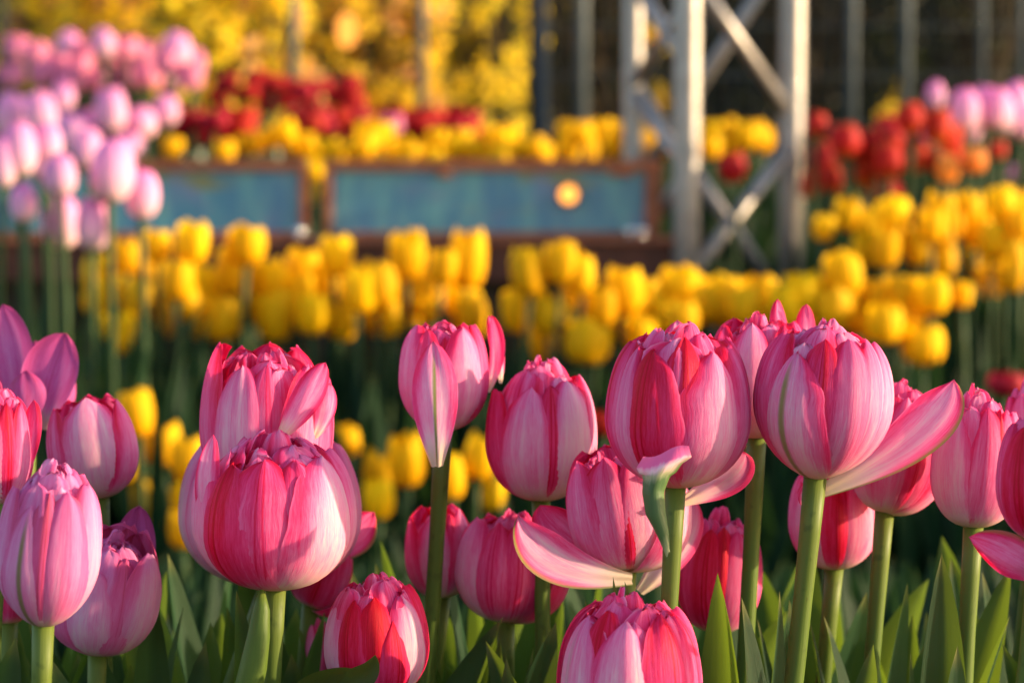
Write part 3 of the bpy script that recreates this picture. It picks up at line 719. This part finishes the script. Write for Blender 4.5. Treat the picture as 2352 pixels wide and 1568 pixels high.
many('yellow', [(1888, 520, 48, 60), (1946, 490, 58, 75), (1983, 515, 54, 70), (2052, 492, 80, 80), (1978, 573, 52, 75), (2031, 563, 62, 100), (2065, 540, 58, 80), (2159, 482, 62, 90), (2137, 515, 60, 80), (2111, 560, 60, 95),
    (2164, 540, 60, 85), (2169, 600, 50, 70), (2222, 482, 66, 90), (2240, 522, 66, 85), (2305, 467, 66, 85), (2275, 552, 66, 85), (2249, 598, 66, 85), (2281, 640, 60, 80), (2329, 588, 64, 85), (2342, 510, 60, 85), (2323, 630, 62, 80), (2349, 480, 50, 90), (2195, 515, 40, 60)], 3.75,
    'yellow tulip in the loose blurred bed right of the truss, below the red ones', G3)
G4 = 'low yellow tulips seen between the front blooms'
many('yellow', [
    (318, 945, 76, 108, 'clear yellow tulip standing highest above the clump at left, right of the dark magenta one'),
    (372, 1018, 84, 100, 'yellow tulip just below right of the highest one in the left clump'),
    (432, 1050, 74, 100, 'yellow tulip partly hidden by the pale edge of the hidden wide bloom'),
    (288, 1065, 54, 80, 'yellow tulip sliver right of the broad smooth cream petal'),
    (326, 1148, 92, 110, 'yellow tulip above the half open magenta backed bloom'),
    (400, 1150, 84, 110, 'yellow tulip in the left clump, right of the one above the half open bloom'),
    (418, 1210, 62, 90, 'lowest yellow tulip of the left clump'),
    (868, 1080, 70, 100, 'yellow tulip beside the right edge of the widest red bloom'),
    (872, 1142, 68, 90, 'lowest yellow tulip right of the widest red bloom'),
    (936, 1052, 80, 120, 'large yellow tulip left of the long green ribbed petal stem'),
    (1040, 1090, 62, 105, 'yellow tulip just right of the stem with the long ribbed petal'),
    (1095, 1045, 72, 100, 'yellow tulip above the crimson striped bloom, left of the cream sunlit one'),
    (1128, 1130, 52, 80, 'small yellow tulip low above the crimson striped bloom'),
    (802, 1010, 56, 70, 'yellow tulip tip behind the hidden wide bloom at its right')], 2.75, None, G4, .08)
many('red', [(1135, 1165, 70, 50), (1390, 970, 70, 60), (1110, 1180, 60, 50), (2310, 880, 90, 60), (2345, 905, 70, 60), (1010, 1180, 50, 40), (1690, 1010, 70, 60), (2180, 1160, 70, 50)], 2.9, 'dark red tulip glimpsed low between the front blooms', 'red tulips between the front blooms')
rr0 = random.Random(12)
many('yellow', [(rr0.uniform(225, 1090), rr0.uniform(650, 735), rr0.uniform(66, 84), rr0.uniform(80, 100)) for _ in range(34)], 3.42, L1, G1)
many('yellow', [(rr0.uniform(1230, 2080), rr0.uniform(688, 740), rr0.uniform(66, 84), rr0.uniform(80, 100)) for _ in range(28)], 3.38, L2, G2)
# pale pink group at left
G5 = 'pale pink tulips at the left'
many('pale', [
    (141, 223, 56, 66, 'small pale pink tulip bud standing highest of the left group', 4.5),
    (255, 255, 76, 100, 'tall pale pink tulip right of the small highest bud', 4.5),
    (64, 290, 92, 130, 'large pale pink tulip high at the left edge', 4.5),
    (44, 345, 84, 120, 'large pale pink tulip below the high one at the left edge'),
    (6, 372, 62, 120, 'pale pink tulip cut by the left edge above the small oval one'),
    (170, 310, 104, 100, 'broad pale pink tulip above the pointed pair of the left group', 4.5),
    (330, 283, 70, 70, 'pale pink tulip leaning right before the dark red cluster', 4.5),
    (382, 255, 60, 70, 'pale pink tulip nearest the dark red cluster', 4.5),
    (300, 338, 70, 60, 'pale pink tulip low beside the top rail of the left blue panel', 4.5),
    (250, 395, 106, 142, 'largest pale pink tulip, egg shaped, in front of the left blue panel'),
    (138, 405, 80, 95, 'pointed pale pink tulip left of the largest egg shaped one'),
    (324, 447, 78, 112, 'pale pink tulip with deep pink tip at the right end of the left group'),
    (56, 468, 64, 86, 'small oval pale pink tulip in front of the panel near the left edge'),
    (143, 512, 90, 120, 'left one of the two lowest pale pink tulips, touching its twin'),
    (212, 517, 82, 118, 'right one of the two lowest pale pink tulips, touching its twin'),
    (110, 330, 70, 90, 'pale pink tulip half hidden in the middle of the left group'), (100, 262, 72, 96, 'pale pink tulip half hidden behind the high one at the left edge', 3.9), (22, 268, 70, 100, 'pale pink tulip topmost at the very left edge', 3.9), (205, 345, 72, 92, 'pale pink tulip half hidden behind the largest egg shaped one', 3.2), (95, 365, 74, 100, 'pale pink tulip half hidden above the pointed one of the left group', 3.1), (290, 305, 64, 70, 'pale pink tulip half hidden above the low one by the top rail', 4.5), (215, 300, 70, 90, 'pale pink tulip half hidden behind the tall one of the left group', 4.5)], 2.85, None, G5, .08)
rr = random.Random(3)
def scatter(n, x0, x1, y0, y1, mind):
    out = []; tries = 0
    while len(out) < n and tries < 4000:
        tries += 1; x, y = rr.uniform(x0, x1), rr.uniform(y0, y1)
        if all((x-a)**2+((y-b)*1.3)**2 > mind*mind for a, b in out): out.append((x, y))
    return out
many('pink', [(x, y, rr.uniform(66, 84), rr.uniform(62, 84)) for x, y in scatter(22, 25, 450, 105, 185, 38)], 4.9, 'rose pink tulip in the blurred cluster at the upper left', 'rose pink tulips at the upper left', .3)
many('pale', [(405, 120, 74, 84), (440, 150, 60, 70), (380, 160, 60, 70), (240, 100, 60, 66), (150, 105, 56, 66)], 4.8, 'pale pink tulip topping the rose pink cluster at the upper left', 'rose pink tulips at the upper left', .2)
many('red', [(x, y, rr.uniform(62, 78), rr.uniform(44, 56)) for x, y in scatter(13, 400, 560, 262, 320, 34)], 4.7, 'dark red tulip in the blurred mound right of the pale pink group', 'dark red tulips behind the panels', .1)
many('red', [(x, y, rr.uniform(56, 70), rr.uniform(40, 52)) for x, y in scatter(16, 600, 820, 190, 240, 36)+scatter(5, 500, 600, 180, 220, 40)], 5.6, 'dark red tulip in the upper blurred cluster before the yellow shrub', 'dark red tulips behind the panels', .2)
many('red', [(x, y, rr.uniform(58, 72), rr.uniform(42, 52)) for x, y in scatter(30, 680, 1085, 262, 306, 26)], 5.1, 'dark red tulip in the long band behind the yellow row above the panels', 'dark red tulips behind the panels', .15)
place('pink', 905, 282, 5.0, 'bright rose tulip alone among the dark red band', 'dark red tulips behind the panels', 54, 60)
many('yellow', [(x, y, rr.uniform(44, 56), rr.uniform(44, 56)) for x, y in [(395, 338), (515, 345), (570, 330), (600, 325), (630, 312), (655, 300), (665, 330), (700, 330), (725, 350), (720, 385), (722, 440)] +
    scatter(56, 760, 1245, 336, 364, 20) + [(850, 300), (875, 300), (860, 318), (840, 320), (885, 322), (1000, 318), (1060, 320), (1130, 312), (1170, 310), (1150, 318)]], 4.55, 'yellow tulip in the blurred row above the blue panels', 'yellow tulips behind the panels', .12)
many('yellow', [(x, y, rr.uniform(46, 56), rr.uniform(54, 66)) for x, y in scatter(14, 1300, 1440, 300, 345, 28) + [(1490, 325), (1530, 330), (1640, 305), (1630, 335), (1655, 325), (1690, 345), (1710, 310), (1735, 305), (1748, 320), (1705, 330), (1670, 300)]], 4.75, 'yellow tulip in the blurred group seen around the truss tubes', 'yellow tulips behind the truss', .12)
many('orange', [(1872, 287, 46, 55), (1893, 372, 66, 85), (1941, 322, 70, 75), (1978, 385, 76, 85), (2015, 332, 66, 75), (2042, 308, 66, 75), (2042, 368, 66, 80), (2095, 272, 62, 66), (2105, 358, 62, 72), (2031, 440, 76, 62), (2153, 290, 60, 72),
    (2174, 320, 60, 72), (1862, 425, 46, 60), (1686, 385, 60, 66), (2150, 370, 44, 50), (1910, 410, 50, 60), (2130, 330, 50, 60), (2185, 350, 46, 60), (2290, 345, 40, 40), (1960, 350, 60, 70)], 3.95, 'orange red tulip in the blurred group right of the truss', 'orange red tulips right of the truss')
place('amber', 2177, 388, 3.8, 'glowing orange tulip left of another bright one, below the orange red group', 'orange red tulips right of the truss', 50, 62)
place('amber', 2238, 368, 3.8, 'glowing orange tulip rightmost of the orange red group', 'orange red tulips right of the truss', 54, 54)
many('pale', [(1957, 326, 42, 46), (2137, 312, 44, 50)], 3.85, 'pale pink tulip mixed into the orange red group right of the truss', 'pale pink tulips at the right', .05)
many('pale', [(2148, 220, 46, 62), (2217, 255, 72, 96), (2260, 245, 66, 90), (2285, 250, 66, 90), (2305, 265, 70, 90), (2340, 240, 70, 95), (2228, 297, 50, 60), (2350, 285, 60, 80), (2330, 400, 34, 40)], 4.1, 'pale pink tulip in the blurred group near the right edge', 'pale pink tulips at the right', .12)

# low foliage between the beds
mb = MB(); rg = random.Random(55)
def blade(x, y, h, w):
    if y < 2.75: h = min(h, max(.08, .62-890*y/FPX*(1+.02*rg.random())))
    a = rg.uniform(0, 6.28); g = ground_z(x, y); b = Vector((x, y, g)); tp = b + Vector((math.cos(a)*h*.28, math.sin(a)*h*.28, h))
    leaf(mb, b, tp, w, rg.uniform(-90, 90), (math.cos(a)*.02, math.sin(a)*.02, .04), .4, n=8, nu=3, twist=rg.uniform(-50, 50), seed=1)
for i in range(1500):
    y = rg.uniform(2.1, 3.7); x = rg.uniform(-.36, .36)*y*1.0
    if abs((x/y*FPX)+1176-1140) < 24 and y > 3: continue
    blade(x, y, rg.uniform(.16, .30), rg.uniform(.010, .018))
for i in range(1100):
    y = rg.uniform(3.5, 6.2); x = rg.uniform(-.24, .24)*y
    if x < .33 and y < 4.3: continue
    blade(x, y, rg.uniform(.2, .36), rg.uniform(.010, .018))
for i in range(420):
    y = rg.uniform(2.75, 3.4); x = rg.uniform(-.24, .24)*y
    if abs((x/y*FPX)+1176-1140) < 26: continue
    blade(x, y, rg.uniform(.28, .40), rg.uniform(.009, .015))
for i in range(160):
    y = rg.uniform(2.6, 3.3); x = rg.uniform(-.23, -.165)*y
    blade(x, y, rg.uniform(.32, .50), rg.uniform(.009, .015))
for i in range(520):
    y = rg.uniform(1.4, 2.4); x = rg.uniform(-.26, .26)*y
    blade(x, y, rg.uniform(.24, .36), rg.uniform(.011, .018))
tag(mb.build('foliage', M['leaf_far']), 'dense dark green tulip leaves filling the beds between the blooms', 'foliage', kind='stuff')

# ------------------------------------------------------------------ rusted planter with blue panels
D = 4.0
def px2x(px, d=D): return at(px, 450, d).x
def px2z(py, d=D): return at(1176, py, d).z
yF = at(1176, 450, D).y
def pbox(mb, px0, px1, py0, py1, y0, y1):
    mb.box((px2x(px0), y0, px2z(py1)), (px2x(px1), y1, px2z(py0)))
def panel(px0, px1, label, marks):
    cx = px2x((px0+px1)/2); root = empty('framed_panel', (cx, yF, px2z(545)), label, 'panel', 'framed blue panels on the rusted planter')
    off = Vector(root.location)
    def fin(mb, name, mat): 
        mb.v = [tuple(Vector(v)-off) for v in mb.v]; return mb.build(name, mat, root, smooth=False)
    def rail(nm, a): m_ = MB(); pbox(m_, *a); o = fin(m_, nm, M['corten']); bv = o.modifiers.new('b', 'BEVEL'); bv.width = .002; bv.segments = 2
    rail('top_rail', (px0, px1, 368, 392, yF-.006, yF+.03))
    rail('bottom_rail', (px0, px1, 532, 545, yF-.006, yF+.03))
    rail('stile', (px0, px0+(18 if px0 > 0 else 14), 392, 532, yF-.005, yF+.029))
    rail('stile', (px1-(34 if px1 > 1000 else 18), px1, 392, 532, yF-.005, yF+.029))
    for mk in marks: rail('bracket', mk)
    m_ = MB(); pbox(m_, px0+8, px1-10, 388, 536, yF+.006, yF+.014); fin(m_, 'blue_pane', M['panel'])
    return root
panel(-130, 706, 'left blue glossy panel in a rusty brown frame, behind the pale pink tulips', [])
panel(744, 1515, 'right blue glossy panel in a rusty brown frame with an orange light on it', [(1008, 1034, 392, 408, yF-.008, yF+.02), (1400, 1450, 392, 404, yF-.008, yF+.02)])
root = empty('steel_planter', (px2x(700), yF, 0), 'long rusted brown steel planter with a ledge under the two blue panels', 'planter'); off = Vector(root.location)
mb = MB(); mb.box((px2x(-200), yF-.10, px2z(556)), (px2x(1552), yF+.10, px2z(545)-.001)); mb.v = [tuple(Vector(v)-off) for v in mb.v]
o = mb.build('ledge', M['corten'], root, smooth=False); bv = o.modifiers.new('b', 'BEVEL'); bv.width = .002; bv.segments = 2
mb = MB(); mb.box((px2x(-200)+.01, yF-.085, px2z(640)), (px2x(1552)-.01, yF+.09, px2z(556)-.0005)); mb.v = [tuple(Vector(v)-off) for v in mb.v]
mb.build('wall', M['corten_dark'], root, smooth=False)
mb = MB(); mb.box((px2x(-200)+.03, yF-.05, 0), (px2x(1552)-.03, yF+.085, px2z(640)-.001)); mb.v = [tuple(Vector(v)-off) for v in mb.v]
mb.build('plinth', M['soil'], root, smooth=False)
def ball(mb, c, r, sx=1, sz=1, n=12, m=16):
    rows = []; uvs = []
    for i in range(n+1):
        a = math.pi*i/n; rows.append([Vector((c[0]+r*sx*math.sin(a)*math.cos(2*math.pi*k/m), c[1]+r*sx*math.sin(a)*math.sin(2*math.pi*k/m), c[2]+r*sz*math.cos(a))) for k in range(m)])
        uvs.append([(k/m, i/n) for k in range(m)])
    mb.grid(rows, uvs, closed=True)
for px, lab in ((690, 'shiny round steel stud on the ledge under the joint of the blue panels'), (1445, 'shiny round steel stud on the ledge at the right panel corner, left of its pair'), (1472, 'shiny round steel stud on the ledge at the right panel corner, nearest the truss')):
    c = at(px, 540, D); mb = MB(); ball(mb, (0, 0, .010), .0105, sz=.8); mb.tube([(0, 0, -.002), (0, 0, .006)], .006, 12)
    o = mb.build('steel_stud', M['chrome'], loc=(c.x, yF-.03, px2z(545)+.001)); tag(o, lab, 'stud', 'steel studs on the ledge')
c = at(1306, 447, D-.02); lr = empty('panel_sun_glint', (c.x, yF-.006, c.z), 'small round orange lamp added as sun glow on the right blue panel', 'glint')  # added glowing ball for the sun mirrored in the panel
mb = MB(); mb.tube([(0, .010, 0), (0, -.004, 0)], .019, 20); mb.build('glint_backing', M['corten'], lr)
mb = MB(); ball(mb, (0, -.006, 0), .0145); mb.build('glint_ball', emit('sun_glint_glow', (1, .36, .06), 1.1), lr)

# ------------------------------------------------------------------ truss tower
ch = dict(A=(1578, 3.9, .0215), B=(1818, 4.08, .0210), C=(1454, 4.17, .0175))
pA = at(ch['A'][0], 300, ch['A'][1]); tr = empty('truss_tower', (pA.x, pA.y, 0), 'triangular aluminium truss tower of round tubes standing right of the blue panels', 'truss'); toff = Vector(tr.location)
def chord_at(k, py):
    px, d, _ = ch[k]; p = at(px, 300, d); q = at(px, py, d); return Vector((p.x, p.y, q.z)) - toff
for k, (px, d, r) in ch.items():
    p = at(px, 300, d); mb = MB(); mb.tube([Vector((p.x, p.y, z))-toff for z in (.02, .6, 1.2, 2.4)], r, 24); mb.build('chord', M['alu'], tr)
step = 330
DG = [('A', -70, 'B', 270), ('B', 330, 'A', 650), ('A', 690, 'B', 1010), ('C', -40, 'A', 150), ('A', 10, 'C', 195), ('C', 190, 'B', 720), ('B', -130, 'C', 430), ('C', 215, 'A', 385), ('A', 400, 'C', 570), ('B', -100, 'A', -390), ('C', -100, 'A', -270)]
for a, y0, b, y1 in DG:
    p, q = chord_at(a, y0), chord_at(b, y1); mb = MB(); mb.tube([p, (p+q)/2, q], .0115, 16); mb.build('diagonal', M['alu'], tr)
mb = MB()
for k in 'ABC':
    p = chord_at(k, 300); mb.box((p.x-.045, p.y-.045, 0.0), (p.x+.045, p.y+.045, .02))
mb.build('base_plate', M['zinc'], tr, smooth=False)

# ------------------------------------------------------------------ fence posts and wire behind
DF = 6.4
fr = empty('wire_fence', (0, at(1176, 300, DF).y, ground_z(0, DF)), 'grey wire mesh fence with slim steel posts running behind all the beds', 'fence'); fo = Vector(fr.location)
for px, w in ((-60, 30), (12, 22), (672, 34), (968, 30), (1335, 40), (1955, 44), (2080, 40), (2255, 26), (2345, 30), (2450, 40)):
    p = at(px, 250, DF); g = ground_z(p.x, p.y); mb = MB(); mb.tube([Vector((p.x, p.y, z))-fo for z in (g, 1.2, 2.6)], w/2*DF/FPX*(.8 if px < 1500 else .62), 16); mb.build('post', M['zinc'], fr)
mb = MB(); x0, x1 = -2.6, 2.6; yy = fo.y+.03
for i in range(14): z = .75+i*.13; mb.tube([Vector((x0, yy, z))-fo, Vector((x1, yy, z))-fo], .0016, 5)
for i in range(80): x = x0+i*.065; mb.tube([Vector((x, yy+.004, .45))-fo, Vector((x, yy+.004, 2.5))-fo], .0013, 5)
mb.build('wire_mesh', M['zinc'], fr)
p = at(1236, 250, 5.9); g = ground_z(p.x, p.y); nr = empty('navy_post', (p.x, p.y, g), 'thick dark navy post standing behind the panels left of the truss', 'post')
mb = MB(); mb.tube([(0, 0, 0), (0, 0, 1.0), (0, 0, 2.6)], 22*5.9/FPX, 20); mb.build('shaft', M['navy'], nr)
mb = MB(); mb.tube([(0, 0, 0), (0, 0, .14)], .05, 20); mb.build('foot_collar', M['navy'], nr)

# ------------------------------------------------------------------ flowering shrubs behind
def leafcard(mb, c, s, rg, col=(0, 0, 0, 0), face=(0, -.3, .3)):
    n = Vector((rg.gauss(0, 1)+face[0], rg.gauss(0, 1)+face[1], rg.gauss(0, 1)+face[2])).normalized(); a = n.orthogonal().normalized(); a = Matrix.Rotation(rg.uniform(0, 6.28), 3, n) @ a; b = n.cross(a)
    i = len(mb.v)
    for p, q in ((c-a*s, (0, .5)), (c-b*s*.45+n*s*.12, (.5, 0)), (c+a*s, (1, .5)), (c+b*s*.45+n*s*.12, (.5, 1))): mb.v.append(tuple(p)); mb.uv.append(q); mb.c.append(col)
    mb.f.append((i, i+1, i+2, i+3))
MBL = plain_bloom('blossom_yellow', [(0, (.95, .60, .02)), (.5, (.97, .72, .03)), (1, (.97, .80, .14))], trans=.6)
MPE = plain_bloom('blossom_apricot', [(0, (.85, .42, .12)), (1, (.9, .55, .25))], trans=.5)
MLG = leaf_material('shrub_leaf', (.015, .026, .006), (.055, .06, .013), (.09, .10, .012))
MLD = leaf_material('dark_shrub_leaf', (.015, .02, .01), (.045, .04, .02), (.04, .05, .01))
def shrub(name, px, d, wpx, top, label, nb, nl, mats, seed, group, spread=1.0, cl=14, peach=0, low=380):
    rg = random.Random(seed); c = at(px, 300, d); g = ground_z(c.x, c.y) if d < 9.3 else .35+(c.y-9.3)*.6
    root = empty(name, (c.x, c.y, g-.02), label, 'shrub', group); off = Vector(root.location)
    topz = at(px, top, d).z-off.z; lowz = at(px, low, d).z-off.z; hw = wpx/2*d/FPX
    br = MB(); bl = MB(); lf = MB(); pe = MB()
    nbr = 16
    for i in range(nbr):
        a = rg.uniform(0, 6.28); rr_ = hw*math.sqrt(rg.random()); tip = Vector((math.cos(a)*rr_, math.sin(a)*rr_*.5, topz*rg.uniform(.75, 1.0)))
        pts = bez(Vector((rg.uniform(-.05, .05), rg.uniform(-.05, .05), 0)), Vector((tip.x*.4, tip.y*.4, topz*.55)), tip, 9)
        br.tube(pts, [.012-.0011*k for k in range(9)], 6)
        for j in range(5):
            t0 = pts[rg.randrange(3, 8)]; e = t0+Vector((rg.uniform(-1, 1)*hw*.4, rg.uniform(-.15, .15), rg.uniform(.02, .25))); br.tube(bez(t0, (t0+e)/2+Vector((0, 0, .04)), e, 5), [.006, .005, .004, .003, .002], 5)
    ncl = max(1, nb//cl)
    for i in range(ncl):
        cc = Vector((rg.uniform(-1, 1)*hw, rg.gauss(0, .16), rg.uniform(lowz, topz)))
        m_ = pe if rg.random() < peach else bl
        for k in range(cl): leafcard(m_, cc+Vector((rg.gauss(0, .016), rg.gauss(0, .016), rg.gauss(0, .026)))*spread, rg.uniform(.020, .034), rg, face=(1.3, -.9, .3))
    for i in range(nl): leafcard(lf, Vector((rg.uniform(-1.05, 1.05)*hw, rg.gauss(.05, .2), rg.uniform(lowz-.1, topz))), rg.uniform(.014, .028), rg)
    br.build('branches', M['bark'], root)
    if bl.v: bl.build('blossoms', MBL, root)
    if pe.v: pe.build('apricot_blossoms', MPE, root)
    if lf.v: lf.build('leaves', mats, root, smooth=False)
GS = 'shrubs behind the fence'
shrub('flowering_shrub', 210, 7.05, 460, -200, 'yellow flowering shrub thick with sunlit blossom behind the pink cluster at the upper left', 2100, 700, MLG, 301, GS, peach=.2, low=190, spread=1.0)
shrub('flowering_shrub', 520, 6.55, 320, -200, 'brightest yellow flowering shrub directly left of the grey fence post', 2300, 600, MLG, 302, GS, peach=.15, low=260, spread=1.0)
shrub('flowering_shrub', 850, 7.5, 330, -80, 'loose yellow and green flowering shrub between the grey post and the navy post', 2200, 800, MLG, 303, GS, low=300, spread=1.1, peach=.15)
shrub('flowering_shrub', 1090, 7.9, 280, -60, 'greener flowering shrub with scattered yellow blossom just left of the navy post', 1000, 1100, MLG, 304, GS, low=320, spread=1.1)
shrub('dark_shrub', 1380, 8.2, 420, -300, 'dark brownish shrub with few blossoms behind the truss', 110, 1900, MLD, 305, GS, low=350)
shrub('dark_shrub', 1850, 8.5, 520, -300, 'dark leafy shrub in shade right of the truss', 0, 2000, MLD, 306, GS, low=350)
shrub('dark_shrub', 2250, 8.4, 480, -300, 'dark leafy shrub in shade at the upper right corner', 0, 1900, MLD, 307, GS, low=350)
shrub('flowering_shrub', 30, 7.6, 360, -260, 'olive brown shrub with scattered apricot blossom at the top left corner', 500, 1900, MLG, 308, GS, low=240, peach=.7)
# lantern added to glow like a sun reflection, cap and cord included
c = at(797, 70, 6.2); lr = empty('sun_reflection_blob', (c.x, c.y, c.z), 'small glowing amber lantern added as sun reflection before the yellow shrub, top centre left', 'blob')
mb = MB(); ball(mb, (0, 0, 0), .026, sz=1.7); mb.build('reflection_ball', emit('sun_reflection_glow', (1, .36, .06), .8), lr)
mb = MB(); mb.tube([(0, 0, .044), (0, 0, .052)], .02, 14); mb.tube([(0, 0, .052), (0, .0, .6)], .0018, 6); mb.build('added_cap_and_cord', M['bark'], lr)
# low rough block at the right edge

for k in PR:                                             # drop prototypes no place() call picked
    for p in PR[k]:
        if p not in used:
            for q in list(p.children): bpy.data.objects.remove(q)
            bpy.data.objects.remove(p)
